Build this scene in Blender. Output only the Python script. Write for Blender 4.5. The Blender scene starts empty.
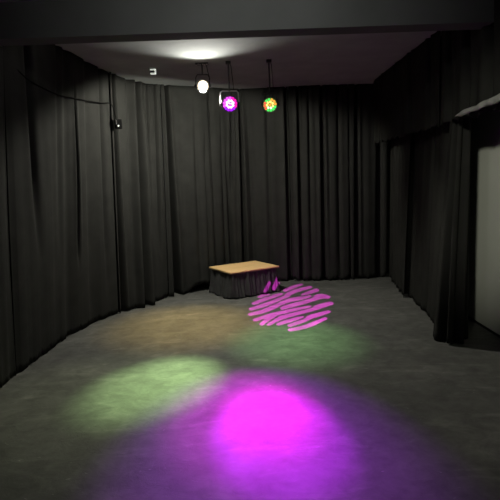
import bpy, bmesh, math, random
from mathutils import Vector, Matrix
import numpy as np

scene = bpy.context.scene
COL = scene.collection
PI = math.pi

# ------------------------------------------------------------------ materials
def mat(name, color, rough=0.8, spec=0.3, metal=0.0, emit=None, strength=0.0):
    m = bpy.data.materials.new(name); m.use_nodes = True
    b = m.node_tree.nodes['Principled BSDF']
    b.inputs['Base Color'].default_value = (*color, 1)
    b.inputs['Roughness'].default_value = rough
    b.inputs['Metallic'].default_value = metal
    b.inputs['Specular IOR Level'].default_value = spec
    if emit:
        b.inputs['Emission Color'].default_value = (*emit, 1)
        b.inputs['Emission Strength'].default_value = strength
    return m

def noisy(name, c0, c1, scale=8, rough=0.85, spec=0.3, bump=0.0, bscale=60, stretch=(1, 1, 1), detail=6):
    m = mat(name, c0, rough, spec)
    nt = m.node_tree; N = nt.nodes; L = nt.links; b = N['Principled BSDF']
    tc = N.new('ShaderNodeTexCoord'); mp = N.new('ShaderNodeMapping'); mp.inputs['Scale'].default_value = stretch
    L.new(tc.outputs['Object'], mp.inputs['Vector'])
    n = N.new('ShaderNodeTexNoise'); n.inputs['Scale'].default_value = scale; n.inputs['Detail'].default_value = detail
    L.new(mp.outputs['Vector'], n.inputs['Vector'])
    r = N.new('ShaderNodeValToRGB')
    r.color_ramp.elements[0].position = .3; r.color_ramp.elements[0].color = (*c0, 1)
    r.color_ramp.elements[1].position = .7; r.color_ramp.elements[1].color = (*c1, 1)
    L.new(n.outputs['Fac'], r.inputs['Fac']); L.new(r.outputs['Color'], b.inputs['Base Color'])
    if bump:
        n2 = N.new('ShaderNodeTexNoise'); n2.inputs['Scale'].default_value = bscale; n2.inputs['Detail'].default_value = 4
        L.new(mp.outputs['Vector'], n2.inputs['Vector'])
        bp = N.new('ShaderNodeBump'); bp.inputs['Strength'].default_value = bump; bp.inputs['Distance'].default_value = .01
        L.new(n2.outputs['Fac'], bp.inputs['Height']); L.new(bp.outputs['Normal'], b.inputs['Normal'])
    return m

def floor_material():
    m = mat('worn grey floor paint', (.1, .1, .1), .6, .25)
    nt = m.node_tree; N = nt.nodes; L = nt.links; b = N['Principled BSDF']
    tc = N.new('ShaderNodeTexCoord')
    def noise(scale, detail, rough=.6, dist=0.0, stretch=(1, 1, 1)):
        mp = N.new('ShaderNodeMapping'); mp.inputs['Scale'].default_value = stretch
        L.new(tc.outputs['Object'], mp.inputs['Vector'])
        n = N.new('ShaderNodeTexNoise'); n.inputs['Scale'].default_value = scale
        n.inputs['Detail'].default_value = detail; n.inputs['Roughness'].default_value = rough
        n.inputs['Distortion'].default_value = dist
        L.new(mp.outputs['Vector'], n.inputs['Vector']); return n.outputs['Fac']
    def ramp(src, p0, c0, p1, c1):
        r = N.new('ShaderNodeValToRGB'); e = r.color_ramp.elements
        e[0].position = p0; e[0].color = (*c0, 1); e[1].position = p1; e[1].color = (*c1, 1)
        L.new(src, r.inputs['Fac']); return r.outputs['Color']
    def mix(mode, a, c, fac):
        x = N.new('ShaderNodeMix'); x.data_type = 'RGBA'; x.blend_type = mode
        L.new(a, x.inputs['A']); L.new(c, x.inputs['B'])
        if isinstance(fac, float): x.inputs['Factor'].default_value = fac
        else: L.new(fac, x.inputs['Factor'])
        return x.outputs['Result']
    base = ramp(noise(.9, 5, .6, .6), .3, (.103, .103, .099), .7, (.152, .150, .142))
    fine = ramp(noise(7, 8, .7, .4), .35, (.72, .72, .72), .68, (1.18, 1.18, 1.18))
    c = mix('MULTIPLY', base, fine, 1.0)
    # long mop smears and pale scuffs
    smear = ramp(noise(2.2, 7, .65, 1.4, (.55, 1.6, 1)), .52, (.8, .8, .8), .66, (1.25, 1.25, 1.22))
    c = mix('MULTIPLY', c, smear, .75)
    scuff = ramp(noise(14, 3, .5, 2.2, (.5, 1.2, 1)), .71, (0, 0, 0), .76, (.55, .55, .55))
    pale = N.new('ShaderNodeRGB'); pale.outputs[0].default_value = (.30, .30, .28, 1)
    c = mix('MIX', c, pale.outputs[0], scuff)
    L.new(c, b.inputs['Base Color'])
    rr = N.new('ShaderNodeMapRange'); rr.inputs['To Min'].default_value = .5; rr.inputs['To Max'].default_value = .8
    L.new(noise(3, 5), rr.inputs['Value']); L.new(rr.outputs['Result'], b.inputs['Roughness'])
    bp = N.new('ShaderNodeBump'); bp.inputs['Strength'].default_value = .5; bp.inputs['Distance'].default_value = .008
    L.new(noise(9, 8, .65, .8), bp.inputs['Height']); L.new(bp.outputs['Normal'], b.inputs['Normal'])
    return m

M = {
    'floor': floor_material(),
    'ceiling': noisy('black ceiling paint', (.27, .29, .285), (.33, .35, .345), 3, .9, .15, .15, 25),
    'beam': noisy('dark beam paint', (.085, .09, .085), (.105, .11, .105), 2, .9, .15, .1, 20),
    'black_wall': noisy('black wall paint', (.02, .02, .02), (.03, .03, .03), 3, .9, .1),
    'white_wall': noisy('off white wall paint', (.60, .61, .54), (.66, .67, .60), 1.5, .9, .2, .05, 40),
    'cloth': noisy('black serge', (.019, .019, .018), (.025, .025, .0235), 6, .95, .08, .25, 240, (1, 1, 1)),
    'dull_cloth': noisy('black velvet', (.017, .017, .0155), (.022, .022, .020), 6, .97, .05, .25, 240),
    'pale_hem': noisy('pale grey cloth', (.20, .20, .19), (.28, .28, .265), 9, .9, .1, .3, 60),
    'skirt': noisy('black table skirt', (.032, .032, .032), (.045, .045, .045), 10, .9, .15, .2, 200),
    'metal': mat('black powder coat', (.03, .03, .032), .45, .4),
    'steel': mat('pale steel', (.62, .6, .6), .35, .5, .4),
    'cable': mat('black rubber', (.004, .004, .004), .9, .04),
    'white_plastic': mat('white plastic', (.85, .85, .82), .5, .4),
    'lamp': mat('lamp glass', (.9, .85, .7), .4, .3, 0, (1.0, .84, .62), 9),
}

def wood_material():
    m = mat('pale plywood', (.6, .42, .24), .5, .3)
    nt = m.node_tree; N = nt.nodes; L = nt.links; b = N['Principled BSDF']
    tc = N.new('ShaderNodeTexCoord'); mp = N.new('ShaderNodeMapping'); mp.inputs['Scale'].default_value = (1.2, 14, 3)
    L.new(tc.outputs['Object'], mp.inputs['Vector'])
    n = N.new('ShaderNodeTexNoise'); n.inputs['Scale'].default_value = 2.4; n.inputs['Detail'].default_value = 6
    n.inputs['Distortion'].default_value = .8
    L.new(mp.outputs['Vector'], n.inputs['Vector'])
    r = N.new('ShaderNodeValToRGB')
    r.color_ramp.elements[0].position = .3; r.color_ramp.elements[0].color = (.78, .49, .22, 1)
    r.color_ramp.elements[1].position = .72; r.color_ramp.elements[1].color = (.90, .62, .31, 1)
    L.new(n.outputs['Fac'], r.inputs['Fac']); L.new(r.outputs['Color'], b.inputs['Base Color'])
    return m
M['wood'] = wood_material()
M['wood_edge'] = mat('plywood edge', (.20, .13, .08), .7, .2)

# ------------------------------------------------------------------ mesh helpers
class MB:
    def __init__(self): self.bm = bmesh.new()
    def box(self, size, loc=(0, 0, 0), rot=None, bevel=0.0):
        r = bmesh.ops.create_cube(self.bm, size=1.0); vs = r['verts']
        for v in vs: v.co = Vector((v.co.x*size[0], v.co.y*size[1], v.co.z*size[2]))
        if bevel:
            es = list({e for v in vs for e in v.link_edges})
            g = bmesh.ops.bevel(self.bm, geom=es, offset=bevel, segments=2, affect='EDGES', profile=.5)
            vs = list({v for f in g['faces'] for v in f.verts} | {v for v in vs if v.is_valid})
            seen = set(vs); todo = list(vs)
            while todo:
                v = todo.pop()
                for e in v.link_edges:
                    w = e.other_vert(v)
                    if w not in seen: seen.add(w); todo.append(w)
            vs = list(seen)
        Mx = Matrix.Translation(Vector(loc)) @ (rot.to_4x4() if rot else Matrix())
        for v in vs: v.co = Mx @ v.co
        return self
    def tube(self, pts, r, n=10, caps=True):
        pts = [Vector(p) for p in pts]; rings = []
        rad = r if isinstance(r, (list, tuple)) else [r]*len(pts)
        up = Vector((0, 0, 1)); 
        t0 = (pts[1]-pts[0]).normalized()
        if abs(t0.dot(up)) > .9: up = Vector((1, 0, 0))
        a = t0.cross(up).normalized()
        for i, p in enumerate(pts):
            t = (pts[min(i+1, len(pts)-1)]-pts[max(i-1, 0)]).normalized()
            a = (a - t*a.dot(t)).normalized(); b = t.cross(a)
            rings.append([self.bm.verts.new(p + (a*math.cos(2*PI*k/n)+b*math.sin(2*PI*k/n))*rad[i]) for k in range(n)])
        for u, w in zip(rings, rings[1:]):
            for k in range(n): self.bm.faces.new((u[k], u[(k+1) % n], w[(k+1) % n], w[k]))
        if caps:
            self.bm.faces.new(rings[0][::-1]); self.bm.faces.new(rings[-1])
        return self
    def lathe(self, prof, n=32, loc=(0, 0, 0), rot=None, cap=True):
        # profile (radius, height) turned about local z
        Mx = Matrix.Translation(Vector(loc)) @ (rot.to_4x4() if rot else Matrix())
        rings = [[self.bm.verts.new(Mx @ Vector((r*math.cos(2*PI*k/n), r*math.sin(2*PI*k/n), z))) for k in range(n)] for r, z in prof]
        for u, w in zip(rings, rings[1:]):
            for k in range(n): self.bm.faces.new((u[k], u[(k+1) % n], w[(k+1) % n], w[k]))
        if cap:
            self.bm.faces.new(rings[0][::-1]); self.bm.faces.new(rings[-1])
        return self
    def build(self, name, m, parent=None, smooth=False):
        bmesh.ops.recalc_face_normals(self.bm, faces=self.bm.faces)
        me = bpy.data.meshes.new(name); self.bm.to_mesh(me); self.bm.free()
        me.materials.append(m)
        if smooth:
            for p in me.polygons: p.use_smooth = True
        o = bpy.data.objects.new(name, me); COL.objects.link(o)
        if parent: o.parent = parent
        return o

def tag(o, label=None, cat=None, group=None, kind=None):
    if label: o['label'] = label
    if cat: o['category'] = cat
    if group: o['group'] = group
    if kind: o['kind'] = kind
    return o
def empty(name, loc, label, cat, group=None, rz=0.0):
    o = bpy.data.objects.new(name, None); COL.objects.link(o); o.empty_display_size = .1
    o.location = loc; o.rotation_euler = (0, 0, rz)
    return tag(o, label, cat, group)
def struct(name, size, loc, m, label):
    o = MB().box(size, (0, 0, 0)).build(name, m); o.location = loc
    return tag(o, label, None, None, 'structure')
def grid_mesh(P, name, m, parent=None, thick=0.004):
    ni, nj = P.shape[:2]
    idx = np.arange(ni*nj).reshape(ni, nj)
    faces = np.stack([idx[:-1, :-1], idx[1:, :-1], idx[1:, 1:], idx[:-1, 1:]], -1).reshape(-1, 4)
    me = bpy.data.meshes.new(name)
    me.from_pydata(P.reshape(-1, 3).tolist(), [], faces.tolist()); me.materials.append(m)
    for p in me.polygons: p.use_smooth = True
    o = bpy.data.objects.new(name, me); COL.objects.link(o)
    s = o.modifiers.new('thickness', 'SOLIDIFY'); s.thickness = thick; s.offset = 0
    if parent: o.parent = parent
    return o

# ------------------------------------------------------------------ the room
CEIL = 2.97
struct('floor', (5.2, 10.2, .1), (0, 3.1, -.05), M['floor'], 'worn dark grey floor under the coloured light pools')
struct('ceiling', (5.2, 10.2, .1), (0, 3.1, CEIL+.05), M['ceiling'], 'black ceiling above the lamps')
struct('wall_back', (5.2, .1, CEIL), (0, 8.15, CEIL/2), M['black_wall'], 'black wall behind the back curtains')
struct('wall_left', (.1, 10.1, CEIL), (-2.5, 3.05, CEIL/2), M['black_wall'], 'black wall behind the left curtains')
struct('wall_right', (.1, 10.1, CEIL), (2.45, 3.05, CEIL/2), M['white_wall'], 'off white wall seen past the right curtain')
struct('base_strip_right', (.012, 10.1, .022), (2.394, 3.05, .011), M['black_wall'], 'thin black strip along the foot of the white wall')  # thin dark strip where the right wall meets the floor
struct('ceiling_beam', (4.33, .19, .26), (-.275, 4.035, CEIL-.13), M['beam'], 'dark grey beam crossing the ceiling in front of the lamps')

# ------------------------------------------------------------------ curtains
def catmull(P, u):
    P = np.asarray(P, float); n = len(P)
    i = np.clip(np.floor(u).astype(int), 0, n-2); t = (u-i)[:, None]
    p0 = P[np.clip(i-1, 0, n-1)]; p1 = P[i]; p2 = P[i+1]; p3 = P[np.clip(i+2, 0, n-1)]
    return .5*(2*p1+(p2-p0)*t+(2*p0-5*p1+4*p2-p3)*t*t+(3*p1-p0-3*p2+p3)*t**3)

def drape(top, bot, u0, u1, z0, z1, creases, seed, amp=.016, wave=.16, hem=.012, nz=46, lift=None, ds=.006):
    """cloth hung between a top line and a floor line; creases = (u, depth, width, t_from, t_to, lean)"""
    rng = np.random.default_rng(seed)
    uu = np.linspace(u0, u1, 600)
    mid = (catmull(top, uu)+catmull(bot, uu))/2
    seg = np.r_[0, np.cumsum(np.linalg.norm(np.diff(mid, axis=0), axis=1))]
    Ltot = seg[-1]; ns = max(24, int(Ltot/ds)); s = np.linspace(0, Ltot, ns)
    u = np.interp(s, seg, uu)
    A = catmull(top, u); B = catmull(bot, u); Cm = (A+B)/2
    T = np.gradient(Cm, axis=0); T /= np.linalg.norm(T, axis=1)[:, None]
    Nn = np.stack([-T[:, 1], T[:, 0]], 1)              # points out of the room when the path runs clockwise seen from above
    t = np.linspace(0, 1, nz)                           # 0 floor, 1 top
    D = np.zeros((ns, nz))
    for k in range(7):
        wl = wave*rng.uniform(.55, 2.1); ph = rng.uniform(0, 2*PI); a = amp*rng.uniform(.35, .9)
        dr = rng.uniform(-.35, .35); sway = rng.uniform(-.5, .5)
        ph_z = ph+dr*(1-t)*2*PI*.35+sway*np.sin(t*PI)
        D += .62*a*np.sin(2*PI*s[:, None]/(1.45*wl)+ph_z[None, :])*(.55+.45*np.cos(PI*(t[None, :]-.35)))
    # sharper gathered edge on the folds
    D = D+.35*np.abs(D)
    for c in creases:
        uc, dep, w, ta, tb, lean = c
        sc = np.interp(uc, u, s)
        pos = sc+lean*(t-.55)
        fade = np.clip((t-ta)/.3+.5, 0, 1)*np.clip((tb-t)/.3+.5, 0, 1); w = 1.25*w*(.75+.5*(1-t))[None, :]; dep = dep*(2.3 if dep >= .045 else 1.4)
        g = np.exp(-((s[:, None]-pos[None, :])/w)**2)
        D += dep*g*fade[None, :]
        D -= .16*dep*np.exp(-((s[:, None]-pos[None, :]-2.2*w)/(1.4*w))**2)*fade[None, :]
        D -= .16*dep*np.exp(-((s[:, None]-pos[None, :]+2.2*w)/(1.4*w))**2)*fade[None, :]
    P = np.zeros((ns, nz, 3))
    for j, tt in enumerate(t):
        xy = B*(1-tt)+A*tt
        P[:, j, :2] = xy+Nn*D[:, j:j+1]
    hemw = hem*np.sin(2*PI*s/.21+rng.uniform(0, 6))+hem*.7*np.sin(2*PI*s/.083+rng.uniform(0, 6))
    base = z0+np.maximum(0.006, hem+hemw) if z0 < .01 else z0+hemw
    if lift: base = base+lift(s/Ltot)
    P[:, :, 2] = base[:, None]*(1-t[None, :])+z1*t[None, :]
    return P

TOPL = [(-1.97, 2.2), (-1.90, 3.85), (-1.82, 4.90), (-1.775, 5.42), (-1.66, 6.35), (-1.43, 7.05), (-1.15, 7.28), (-.70, 7.5), (-.45, 7.64), (-.1, 7.80), (.2, 7.80), (.55, 7.76), (1.4, 7.74), (2.16, 7.80)]
BOTL = [(-2.14, 2.2), (-2.06, 3.85), (-2.00, 4.84), (-1.94, 5.37), (-1.68, 6.10), (-1.36, 6.44), (-1.15, 6.95), (-.68, 7.24), (-.45, 7.62), (-.1, 7.86), (.2, 7.84), (.55, 7.74), (1.4, 7.66), (2.14, 7.78)]

def curtain(label, group, P, m, hem_h=.05):
    o = grid_mesh(P, 'stage_curtain', m)
    tag(o, label, 'curtain', group)
    # stitched top tape and bottom hem follow the cloth
    nz = P.shape[1]
    top = P[:, -4:, :].copy(); top[:, :, 1] -= .004
    return o

LG, BG, RG = 'black curtains along the left wall', 'black curtains across the back wall', 'black curtains along the right wall'
curtain('smooth black curtain at the left edge of the frame, hanging below the beam', LG,
        drape(TOPL, BOTL, 0, 1.22, 0, 2.70, [(.5, .05, .04, 0, 1, 0)], 3), M['cloth'])
curtain('broad black curtain on the left wall with a thin cable across its top', LG,
        drape(TOPL, BOTL, 1.24, 4.0, 0, CEIL-.004,
              [(1.66, .04, .04, .45, 1.2, -.22), (2.37, .022, .05, .3, 1.2, 0), (3.06, .05, .016, .38, .78, -.02), (3.76, .03, .03, .2, 1.2, 0),
               (2.75, .015, .06, 0, 1.2, 0), (3.4, .015, .05, 0, 1.2, 0)], 11, amp=.010, wave=.26), M['cloth'])
curtain('black curtain beside the small black box, turning the left corner', LG,
        drape(TOPL, BOTL, 4.01, 5.91, 0, CEIL-.004,
              [(4.12, .09, .022, -.2, 1.2, -.02), (4.88, .15, .026, -.2, 1.2, -.04), (5.12, .07, .014, .42, 1.2, -.05), (5.32, .045, .016, .45, 1.2, 0), (5.66, .05, .016, .3, 1.2, 0), (4.6, .02, .03, 0, 1.2, 0)],
              24, amp=.010, wave=.17), M['cloth'])
curtain('black curtain left of the low table with its hem lifted off the floor', BG,
        drape(TOPL, BOTL, 5.93, 7.58, 0, CEIL-.004,
              [(6.15, .13, .022, -.2, 1.0, -.05), (6.9, .03, .03, 0, .8, 0), (7.36, .045, .022, 0, .62, 0)],
              31, amp=.009, wave=.15, hem=.006, lift=lambda q: .10*np.exp(-((q-.66)/.22)**4)), M['cloth'])
curtain('widest black back curtain, hanging directly behind the low table', BG,
        drape(TOPL, BOTL, 7.60, 11.14, 0, CEIL-.004,
              [(7.78, .03, .03, 0, 1.2, 0), (8.26, .03, .025, 0, .75, 0), (8.6, .045, .016, .55, .88, .11), (8.45, .05, .02, 0, .58, -.06), (9.05, .07, .018, 0, .92, .02), (9.46, .03, .025, 0, .8, -.03),
               (10.42, .03, .02, 0, 1.2, 0), (11.1, .05, .018, -.2, 1.2, -.01)], 42, amp=.010, wave=.16), M['cloth'])
curtain('black back curtain with close folds right of the low table', BG,
        drape(TOPL, BOTL, 11.16, 12.17, 0.02, CEIL-.004,
              [(11.33, .045, .015, -.2, 1.2, 0), (11.51, .03, .02, 0, 1, 0), (11.72, .05, .02, -.2, 1.2, 0), (12.0, .03, .02, 0, 1.2, 0)],
              53, amp=.012, wave=.13), M['cloth'])
curtain('black back curtain in the dark far right corner', BG,
        drape(TOPL, BOTL, 12.19, 13.0, 0.02, CEIL-.004, [(12.32, .05, .022, -.2, 1.2, 0), (12.77, .04, .03, 0, 1.2, 0)], 64, amp=.012, wave=.15), M['cloth'])

curtain('black curtain on the right wall nearest the back corner', RG,
        drape([(2.20, 7.72), (2.14, 7.1), (2.10, 6.40)], [(2.18, 7.72), (2.10, 7.1), (1.99, 6.38)], 0, 2, 0, CEIL-.004,
              [(.8, .05, .03, -.2, 1.2, 0), (1.6, .05, .03, -.2, 1.2, 0)], 75, amp=.016, wave=.16), M['dull_cloth'])
curtain('black curtain between the right leg curtain and the far corner', RG,
        drape([(2.16, 6.44), (2.12, 5.8), (2.06, 5.2), (2.08, 4.98)], [(2.07, 6.44), (2.02, 5.8), (1.95, 5.2), (2.0, 4.98)], 0, 3, 0, CEIL-.004,
              [(1.3, .03, .03, -.2, 1.2, 0), (2.2, .03, .03, -.2, 1.2, 0)], 86, amp=.018, wave=.16), M['dull_cloth'])
curtain('bunched black leg curtain trailing on the floor beside the white wall', RG,
        drape([(2.15, 5.10), (2.00, 4.86), (2.02, 4.74), (2.06, 4.75), (2.09, 4.84), (2.13, 4.96)],
              [(2.07, 5.10), (1.78, 4.78), (1.84, 4.52), (1.96, 4.54), (2.07, 4.72), (2.12, 4.94)], 0, 5, 0, CEIL-.004,
              [(.9, .04, .016, -.2, 1.2, 0), (1.7, .05, .016, -.2, 1.2, 0), (2.5, .05, .016, -.2, 1.2, 0), (3.4, .06, .018, -.2, 1.2, 0)],
              97, amp=.012, wave=.11, hem=.008), M['dull_cloth'])

def valance(label, y0, y1, z0, seed, creases, x=1.885):
    path = [(x+.01, y0), (x, y0+(y1-y0)/3), (x+.005, y0+2*(y1-y0)/3), (x+.012, y1)]
    P = drape(path, path, 0, 3, z0, CEIL-.004, creases, seed, amp=.014, wave=.17, hem=.010, nz=24)
    o = grid_mesh(P, 'valance_curtain', M['dull_cloth'])
    return tag(o, label, 'curtain', 'short black valances above the right curtains'), P
VX = 1.88
valance('short black valance far along the right wall, hem a little lower', 7.6, 5.0, 2.06, 5, [(.6, .05, .03, -.2, 1.2, 0), (1.3, .04, .03, -.2, 1.2, 0), (2.0, .05, .03, -.2, 1.2, 0), (2.6, .05, .03, -.2, 1.2, 0)], VX)
va, VP = valance('short black valance with a pale hem, above the white wall', 4.99, 3.3, 2.066, 6, [(.5, .05, .03, -.2, 1.2, 0), (1.1, .05, .03, -.2, 1.2, 0), (1.8, .05, .03, -.2, 1.2, 0)], VX)
# pale hem: a turned-up strip of pale grey cloth that widens towards the camera
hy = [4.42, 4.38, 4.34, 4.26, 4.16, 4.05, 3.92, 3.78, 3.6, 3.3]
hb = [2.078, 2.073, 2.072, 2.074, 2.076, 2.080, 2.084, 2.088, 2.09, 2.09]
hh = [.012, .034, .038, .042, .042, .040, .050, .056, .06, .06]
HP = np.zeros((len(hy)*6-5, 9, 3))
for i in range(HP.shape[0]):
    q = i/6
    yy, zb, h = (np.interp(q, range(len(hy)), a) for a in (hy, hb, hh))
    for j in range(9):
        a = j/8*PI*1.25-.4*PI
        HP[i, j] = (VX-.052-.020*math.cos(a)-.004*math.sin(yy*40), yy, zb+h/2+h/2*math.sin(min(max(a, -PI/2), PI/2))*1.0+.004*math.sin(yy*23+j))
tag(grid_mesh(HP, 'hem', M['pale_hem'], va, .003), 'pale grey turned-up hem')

# ------------------------------------------------------------------ low table with cloth skirt
tb = empty('low_table', (-.10, 7.115, 0), 'low table with bare wooden top and gathered black cloth skirt', 'table', None, math.radians(31.6))
TW, TD, TH = .80, .64, .37
MB().box((TW, TD, .016), (0, 0, TH-.008), None, .003).build('tabletop', M['wood'], tb)
MB().box((TW-.004, TD-.004, .012), (0, 0, TH-.0225), None, .002).build('edge_band', M['wood_edge'], tb)
# skirt: gathered cloth round four sides
def perimeter(s, w, d, rc=.03):
    per = 2*(w+d); s = s % per
    if s < w: return np.array([-w/2+s, -d/2]), np.array([0, -1.])
    s -= w
    if s < d: return np.array([w/2, -d/2+s]), np.array([1., 0])
    s -= d
    if s < w: return np.array([w/2-s, d/2]), np.array([0, 1.])
    s -= w
    return np.array([-w/2, d/2-s]), np.array([-1., 0])
w, d = TW-.05, TD-.05; per = 2*(w+d); ns = 560; nz = 22
rng = np.random.default_rng(8)
ph = rng.uniform(0, 6.28, 6); wl = [per/n for n in (31, 23, 44, 57, 13, 9)]; am = [.010, .009, .006, .005, .008, .010]
SP = np.zeros((ns+1, nz, 3))
for i in range(ns+1):
    s = per*i/ns
    p0, n0 = perimeter(s-.018, w, d); p1, n1 = perimeter(s+.018, w, d)
    nn = n0+n1; nn = nn/np.linalg.norm(nn); p = (p0+p1)/2
    for j in range(nz):
        t = j/(nz-1)                                   # 0 floor
        off = sum(a*math.sin(2*PI*s/l+f+.6*math.sin(3*t+f)) for a, l, f in zip(am, wl, ph))
        off = off*(.35+.65*(1-t)**.7)+.058*(1-t)**1.3
        zz = .006+.006*(1+math.sin(2*PI*s/wl[4]+1))
        SP[i, j, :2] = p+nn*off; SP[i, j, 2] = zz*(1-t)+(TH-.026)*t
SP[-1] = SP[0]
grid_mesh(SP, 'skirt', M['skirt'], tb, .003)

# ------------------------------------------------------------------ lamps
def facing(dirv):
    return Vector(dirv).normalized().to_track_quat('Z', 'Y').to_matrix()
CAMP = Vector((0, 0, 1.6))

def hang_rod(pos, ztop, parent, name='hanging_rod', r=.009):
    return MB().tube([pos, (pos[0], pos[1], ztop)], r, 10).build(name, M['metal'], parent)

# white spotlight
wl_pos = Vector((-.482, 6.05, 2.704))
sp = empty('spotlight', (-.482, 6.10, CEIL), 'small black spotlight with a glaring warm white lamp, left of the coloured lights', 'spotlight')
off = Vector((-.482, 6.10, CEIL))
Rw = facing((.10, -1, -.22))
lp = wl_pos-off
MB().lathe([(.045, -.16), (.058, -.15), (.060, -.03), (.072, -.02), (.074, .004), (.068, .004), (.062, -.010)], 32, lp, Rw).build('housing', M['metal'], sp, True)
MB().lathe([(.056, -.012), (.056, .012), (.050, .026), (.036, .037), (.018, .043), (.002, .045)], 32, lp, Rw).build('lamp_lens', M['lamp'], sp, True)
for sgn in (-1, 1):
    q = lp+Rw @ Vector((sgn*.082, 0, -.08))
    kb = MB().lathe([(.004, -.012), (.016, -.010), (.016, .008), (.006, .010)], 14, q+Vector((sgn*.008, 0, 0)), facing((sgn, 0, 0))).build('knob', M['metal'], sp, True)
yk = [lp+Rw @ Vector((-.08, 0, -.08)), lp+Rw @ Vector((-.08, .09, -.08)), lp+Rw @ Vector((-.06, .125, -.08)), lp+Rw @ Vector((.06, .125, -.08)), lp+Rw @ Vector((.08, .09, -.08)), lp+Rw @ Vector((.08, 0, -.08))]
MB().tube(yk, .006, 8).build('yoke', M['metal'], sp)
tp = lp+Rw @ Vector((0, .125, -.08))
hang_rod(tp, -.012, sp)
pl = MB().box((.15, .09, .012), (tp.x+.0, tp.y, -.006), None, .003).build('mount_plate', M['metal'], sp)
for dx, dy in ((-.065, .012), (-.02, -.018), (.012, -.03), (.03, .0), (.058, -.022), (-.04, -.034)):
    MB().lathe([(.004, 0), (.008, -.003), (.009, -.008), (.003, -.013)], 10, (tp.x+dx, tp.y+dy, -.010)).build('screw', M['steel'], pl, True)
MB().tube([lp+Rw @ Vector((.02, .02, -.16)), lp+Vector((.05, .22, .02)), lp+Vector((.07, .20, .12)), lp+Vector((.05, .14, .20)), (tp.x+.05, tp.y+.03, -.006)], .004, 8).build('cable', M['cable'], sp)

def led_par(label, pos, aim, leds, rad, glass, group, yoke_m):
    pos = Vector(pos); root = Vector((pos.x-.02, pos.y+.06, CEIL))
    e = empty('led_par_light', root, label, 'stage light', group)
    R = facing(aim); p = pos-root
    k = rad/.09
    MB().lathe([(.04*k, -.13*k), (.06*k, -.125*k), (.085*k, -.05*k), (.097*k, -.03*k), (.1*k, .004), (.093*k, .006), (.090*k, -.012)], 36, p, R).build('housing', M['metal'], e, True)
    fc = MB().lathe([(.089*k, -.010), (.089*k, -.004), (.002, -.003)], 36, p, R).build('front_lens', glass, e)
    for (lx, ly, lr, m) in leds:
        MB().lathe([(lr*k, -.004), (lr*k, .003), (lr*.7*k, .006), (.001, .007)], 14, p+R @ Vector((lx*k, ly*k, 0)), R).build('led', m, fc, True)
    yk = [p+R @ Vector((sx*.108*k, 0, -.04*k)) for sx in (-1, 1)]
    ztop = p.z+.155*k
    a, b = yk
    for q, s in ((a, -1), (b, 1)):
        MB().lathe([(.004, -.010), (.017*k, -.008), (.017*k, .008), (.006, .012)], 14, q, facing(b-a)).build('knob', M['metal'], e, True)
    MB().tube([a, (a.x, a.y, ztop-.02), (a.x*.9+b.x*.1, a.y, ztop), (a.x*.1+b.x*.9, b.y, ztop), (b.x, b.y, ztop-.02), b], .008*k, 8).build('yoke', yoke_m, e)
    mx, my = (a.x+b.x)/2, (a.y+b.y)/2
    hang_rod((mx, my, ztop-.004), -.03, e)
    MB().box((.06, .05, .034), (mx, my, -.017), None, .005).build('ceiling_clamp', M['metal'], e)
    MB().tube([p+R @ Vector((0, .02, -.13*k)), p+R @ Vector((.03, .05, -.2*k)), (mx+.05, my+.12, ztop+.05), (mx+.03, my+.03, -.05), (mx+.015, my+.01, -.02)], .004, 8).build('cable', M['cable'], e)
    return e

def glow(name, c, s): return mat(name, (.06, .06, .06), .4, .3, 0, c, s)
G = {'pinkwhite': glow('pink white led', (1, .6, 1), 2.5), 'crimson': glow('crimson led', (1, .01, .25), 2.2), 'violet': glow('violet led', (.28, .01, 1), 2.2),
     'magenta': glow('magenta led', (1, .1, .85), 2.0), 'mglass': glow('magenta lit lens', (.5, .0, .75), .35),
     'red': glow('red led', (1, .06, .04), 1.8), 'yellow': glow('yellow led', (1, .8, .2), 1.6), 'green': glow('green led', (.05, 1, .15), 1.3),
     'orange': glow('orange led', (1, .25, .03), 2), 'whitegreen': glow('pale green led', (.7, 1, .6), 1.8), 'gglass': glow('green lit lens', (.22, .55, .10), .5)}
def ring(r, n, a0, lr, pick): return [(r*math.cos(a0+2*PI*i/n), r*math.sin(a0+2*PI*i/n), lr, pick(math.degrees(a0+2*PI*i/n) % 360)) for i in range(n)]
def pm_outer(a):          # seen from the camera local x runs to the right
    if a < 75 or a > 330: return G['crimson']
    if 205 < a <= 330: return G['violet']
    return G['magenta']
def pm_in(a): return G['pinkwhite']
magenta_leds = ring(.070, 13, .1, .0135, pm_outer)+ring(.040, 8, .35, .0145, pm_in)+ring(.014, 3, .3, .009, lambda a: G['magenta'] if a > 200 else G['pinkwhite'])
def pg_outer(a):
    if 130 < a < 235: return G['red']
    if 235 <= a < 345 or 85 < a <= 130: return G['green']
    if 20 < a <= 85: return G['orange']
    return G['orange']
def pg_in(a):
    if 215 < a < 325: return G['whitegreen']
    return G['yellow']
green_leds = ring(.070, 12, .15, .0145, pg_outer)+ring(.040, 7, .5, .015, pg_in)+ring(.012, 3, .8, .009, lambda a: G['orange'])
SG = 'round coloured stage lights hung under the ceiling'
led_par('round stage light glowing magenta and violet, next to the white spotlight', (-.173, 6.0, 2.483), (.12, -1, -.30), magenta_leds, .088, G['mglass'], SG, M['steel'])
led_par('round stage light glowing green, yellow and red', (.292, 6.0, 2.456), (-.06, -1, -.28), green_leds, .080, G['gglass'], SG, M['metal'])

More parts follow.
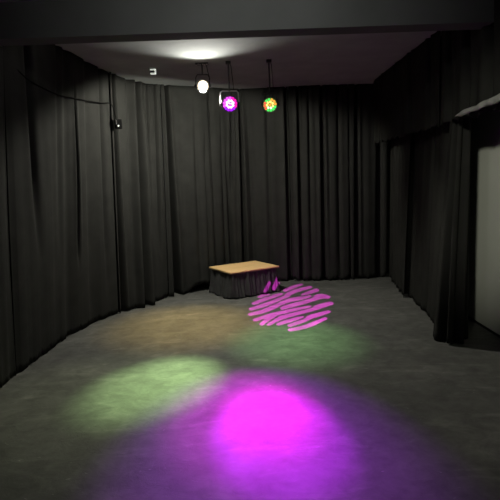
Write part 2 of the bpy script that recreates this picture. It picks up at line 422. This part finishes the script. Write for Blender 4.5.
# profile projector above the camera that throws the striped pattern
S = Vector((.3, .45, 2.8)); T = Vector((.5, 6.2, 0)); ax = (T-S).normalized()
gx = ax.cross(Vector((0, 0, 1))).normalized(); gy = gx.cross(ax)
BANDS = [
 [(-6.0, 53.2, 5.2), (11.1, 64.4, 5.2), (30.2, 73.1, 3.6)],
 [(-62.7, 32.8, 4.0), (-52.0, 38.3, 4.8), (-41.8, 39.0, 4.0)],
 [(-76.3, 10.5, 4.9), (-58.4, 20.7, 5.9), (-34.6, 33.5, 6.0), (-15.8, 40.5, 5.0)],
 [(-84.2, -8.7, 5.2), (-60.4, 2.0, 6.3), (-36.7, 13.8, 6.3), (-10.2, 30.3, 6.3), (9.1, 47.3, 6.4), (46.9, 62.7, 5.2)],
 [(-87.8, -26.8, 5.5), (-62.5, -18.2, 6.5), (-38.7, -4.5, 7.0), (-12.8, 13.5, 7.1), (10.5, 22.2, 7.1), (43.9, 29.8, 4.5)],
 [(27.9, 36.4, 3.4), (42.9, 43.7, 5.6), (59.0, 51.7, 6.0)],
 [(-19.2, -9.3, 5.0), (-15.0, -5.6, 6.4), (12.9, 4.8, 6.8), (38.7, 15.0, 6.5), (62.7, 28.9, 9.5), (78.2, 26.5, 6.5)],
 [(-79.8, -46.4, 5.1), (-53.1, -34.1, 6.2), (-29.9, -25.5, 6.2), (-16.9, -22.2, 6.2), (6.1, -14.7, 6.2), (38.2, -6.1, 5.0)],
 [(-68.1, -61.0, 5.0), (-54.5, -47.5, 7.0), (-39.6, -32.8, 7.7)],
 [(-53.8, -61.7, 5.6), (-32.1, -44.6, 7.0), (-18.7, -37.6, 7.0), (4.5, -28.2, 7.0), (36.9, -16.1, 7.4), (60.6, -4.4, 7.8), (81.7, 4.4, 6.5)],
 [(-34.1, -62.5, 5.0), (-20.9, -56.6, 5.7), (-2.3, -48.6, 5.7), (18.4, -41.1, 4.8)],
 [(-11.3, -68.4, 5.2), (12.1, -56.1, 6.0), (36.1, -40.0, 6.9), (57.1, -31.3, 6.5), (73.4, -24.3, 5.0)],
 [(-11.8, -82.4, 5.4), (9.6, -76.9, 6.0), (32.8, -66.5, 6.2), (63.8, -47.0, 4.5)],
 [(-50, 46.2, 3.6), (-40, 65, 3.6)],
 [(-30, 55.7, 4.5), (-18, 81, 4.5)],
]
NG = 260; HALF = 120.0
c = (np.arange(NG)+.5)/NG*2*HALF-HALF
XX, YY = np.meshgrid(c, c, indexing='ij')
near = []                                            # signed distance of every plate cell to each slot
for bi, b in enumerate(BANDS):
    q = catmull(np.array(b), np.linspace(0, len(b)-1, 60))
    near.append(np.min([np.hypot(XX-x*.957, YY-y)-r*.93 for x, y, r in q], axis=0))
near[7] = np.minimum(near[7], near[8]); del near[8]
near = np.sort(np.array(near), axis=0)
openm = (near[0] < 0) & (near[1]-near[0] > 3.4)      # a thin bridge of metal stays between neighbouring slots
DG = .15
idx = np.arange((NG+1)**2).reshape(NG+1, NG+1)
v = np.linspace(-HALF, HALF, NG+1)/1000*DG
VX2, VY2 = np.meshgrid(v, v, indexing='ij')
verts = [tuple(Vector(ax)*DG+gx*float(a)+gy*float(bq)) for a, bq in zip(VX2.ravel(), VY2.ravel())]
faces = [(int(idx[i, j]), int(idx[i+1, j]), int(idx[i+1, j+1]), int(idx[i, j+1])) for i in range(NG) for j in range(NG) if not openm[i, j]]
pj = empty('profile_projector', S, 'black profile projector hung from the ceiling above the camera', 'stage light')
me = bpy.data.meshes.new('gobo_plate'); me.from_pydata(verts, [], faces); me.materials.append(M['metal'])
gp = bpy.data.objects.new('gobo_plate', me); COL.objects.link(gp); gp.parent = pj
Rp = facing(ax)
MB().lathe([(.05, -.12), (.06, -.11), (.06, .24), (.066, .24), (.066, -.115), (.05, -.125)], 28, (0, 0, 0), Rp, cap=False).build('housing', M['metal'], pj, True)
MB().tube([(0, .03, .062), (0, .03, CEIL-2.8)], .012).build('hanging_rod', M['metal'], pj)

def spot(name, pos, target, power, color, angle, blend, radius=.03):
    l = bpy.data.lights.new(name, 'SPOT'); l.energy = power; l.color = color
    l.spot_size = math.radians(angle); l.spot_blend = blend; l.shadow_soft_size = radius
    o = bpy.data.objects.new(name, l); COL.objects.link(o); o.location = pos
    o.rotation_euler = (Vector(target)-Vector(pos)).to_track_quat('-Z', 'Y').to_euler()
    return o
spot('gobo_beam', S, T, 16500, (1.0, .05, .84), 12.4, .0, .0001)

pm = Vector((-.173, 6.0, 2.483))+Vector((.12, -1, -.30)).normalized()*.04
spot('magenta_beam_core', pm, (.09, 3.26, 0), 2280, (1, .0, .82), 13.5, 1, .05)
spot('violet_beam_core', pm, (.14, 3.0, 0), 2070, (.52, .0, 1), 14.6, .6, .05)
spot('pink_edge', pm, (-.06, 3.34, 0), 806, (1, .0, .72), 21, 1, .05)
spot('magenta_halo', pm, (.06, 2.92, 0), 1125, (.48, .0, 1), 31, 1, .05)
pg = Vector((.292, 6.0, 2.456))+Vector((-.06, -1, -.28)).normalized()*.04
spot('green_beam', pg, (-.76, 3.88, 0), 1688, (.62, 1, .38), 20, 1, .05)
spot('green_spill', pg, (.42, 4.85, 0), 323, (.42, 1, .3), 34, 1, .05)
spot('olive_spill', pg, (-1.2, 3.7, 0), 130, (.85, 1, .45), 34, 1, .05)
# the white lamp: wide downward flood, a forward beam and a warm pool under it
pd = wl_pos+Vector((0, -.02, -.085))
spot('lamp_flood', pd, pd+Vector((-.22, .36, -1)), 200, (1, .985, .84), 178, .2, .05)
spot('lamp_forward', wl_pos+Rw @ Vector((0, 0, .06)), wl_pos+Vector((.03, -1, .32)), 72, (1, .97, .88), 120, 1, .05)
spot('warm_pool', pd, (-.72, 5.55, 0), 379, (1, .68, .16), 46, 1, .04)

# house light and added beam fill on the ceiling in front of the beam
spot('house_light', (-.1, 1.0, CEIL-.03), (2.4, 4.9, 1.35), 430, (1, 1, .84), 30, 1, .12)
spot('beam_fill_light', (.0, 2.5, CEIL-.06), (.02, 3.94, 2.80), 36, (1, 1, .95), 125, 1, .06)  # unseen fill added to brighten the beam's front face

# ------------------------------------------------------------------ small things
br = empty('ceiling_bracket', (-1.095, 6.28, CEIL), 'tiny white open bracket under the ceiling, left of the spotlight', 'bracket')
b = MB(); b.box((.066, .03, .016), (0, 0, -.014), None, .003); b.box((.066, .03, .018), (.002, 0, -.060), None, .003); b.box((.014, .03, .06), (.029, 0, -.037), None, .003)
b.build('frame', mat('self-glowing white frame', (.85, .85, .8), .5, .3, 0, (.95, 1, .9), .55), br)  # weak emission added to the frame so it shows bright under the dark ceiling
MB().box((.05, .03, .030), (-.008, .004, -.037), None, .002).build('core', M['metal'], br)
MB().box((.09, .035, .008), (0, .004, -.004), None, .002).build('base_plate', M['metal'], br)

bx = empty('wall_box', (-1.560, 6.30, 2.335), 'small black box with a white dot, hung on the left curtain', 'box', None, math.radians(38))
MB().box((.075, .05, .115), (0, 0, 0), None, .006).build('case', M['cable'], bx)
MB().lathe([(.010, 0), (.010, .006), (.006, .009), (.001, .010)], 14, (-.014, -.025, -.026), facing((0, -1, 0))).build('indicator', M['white_plastic'], bx)
MB().box((.008, .05, .06), (-.040, 0, .02), None, .002).build('side_bracket', mat('grey plastic', (.05, .05, .05), .6), bx)

cb = [(-1.90, 4.30, 2.60), (-1.86, 4.503, 2.52), (-1.845, 4.772, 2.50), (-1.825, 5.062, 2.49), (-1.78, 5.35, 2.502), (-1.735, 5.666, 2.522), (-1.66, 6.0, 2.545), (-1.60, 6.20, 2.554), (-1.58, 6.29, 2.39)]
q = catmull(cb, np.linspace(0, len(cb)-1, 70))
tag(MB().tube([tuple(p) for p in q], .006, 8).build('cable', M['cable']), 'thin black cable sagging across the top of the broad left curtain', 'cable')

# ------------------------------------------------------------------ world, camera, colour
w = bpy.data.worlds.new('World'); scene.world = w; w.use_nodes = True
w.node_tree.nodes['Background'].inputs['Color'].default_value = (.9, 1, .92, 1)
w.node_tree.nodes['Background'].inputs['Strength'].default_value = .03

pitch = math.atan(70/500); roll = math.radians(2.0)
fw = Vector((0, math.cos(pitch), -math.sin(pitch))); r0 = Vector((1, 0, 0)); u0 = r0.cross(fw)
rr = math.cos(roll)*r0-math.sin(roll)*u0; uu = math.cos(roll)*u0+math.sin(roll)*r0
cam = bpy.data.cameras.new('camera'); cam.sensor_width = 36; cam.lens = 36.0; cam.clip_start = .05
co = bpy.data.objects.new('camera', cam); COL.objects.link(co)
mx = Matrix((rr, uu, -fw)).transposed().to_4x4(); mx.translation = CAMP
co.matrix_world = mx
scene.camera = co
vs = scene.view_settings
vs.view_transform = 'Standard'; vs.look = 'None'; vs.gamma = 1; vs.exposure = 0; vs.use_curve_mapping = False
scene.cycles.use_denoising = True
scene.cycles.max_bounces = 6
scene.cycles.sample_clamp_indirect = 2.0
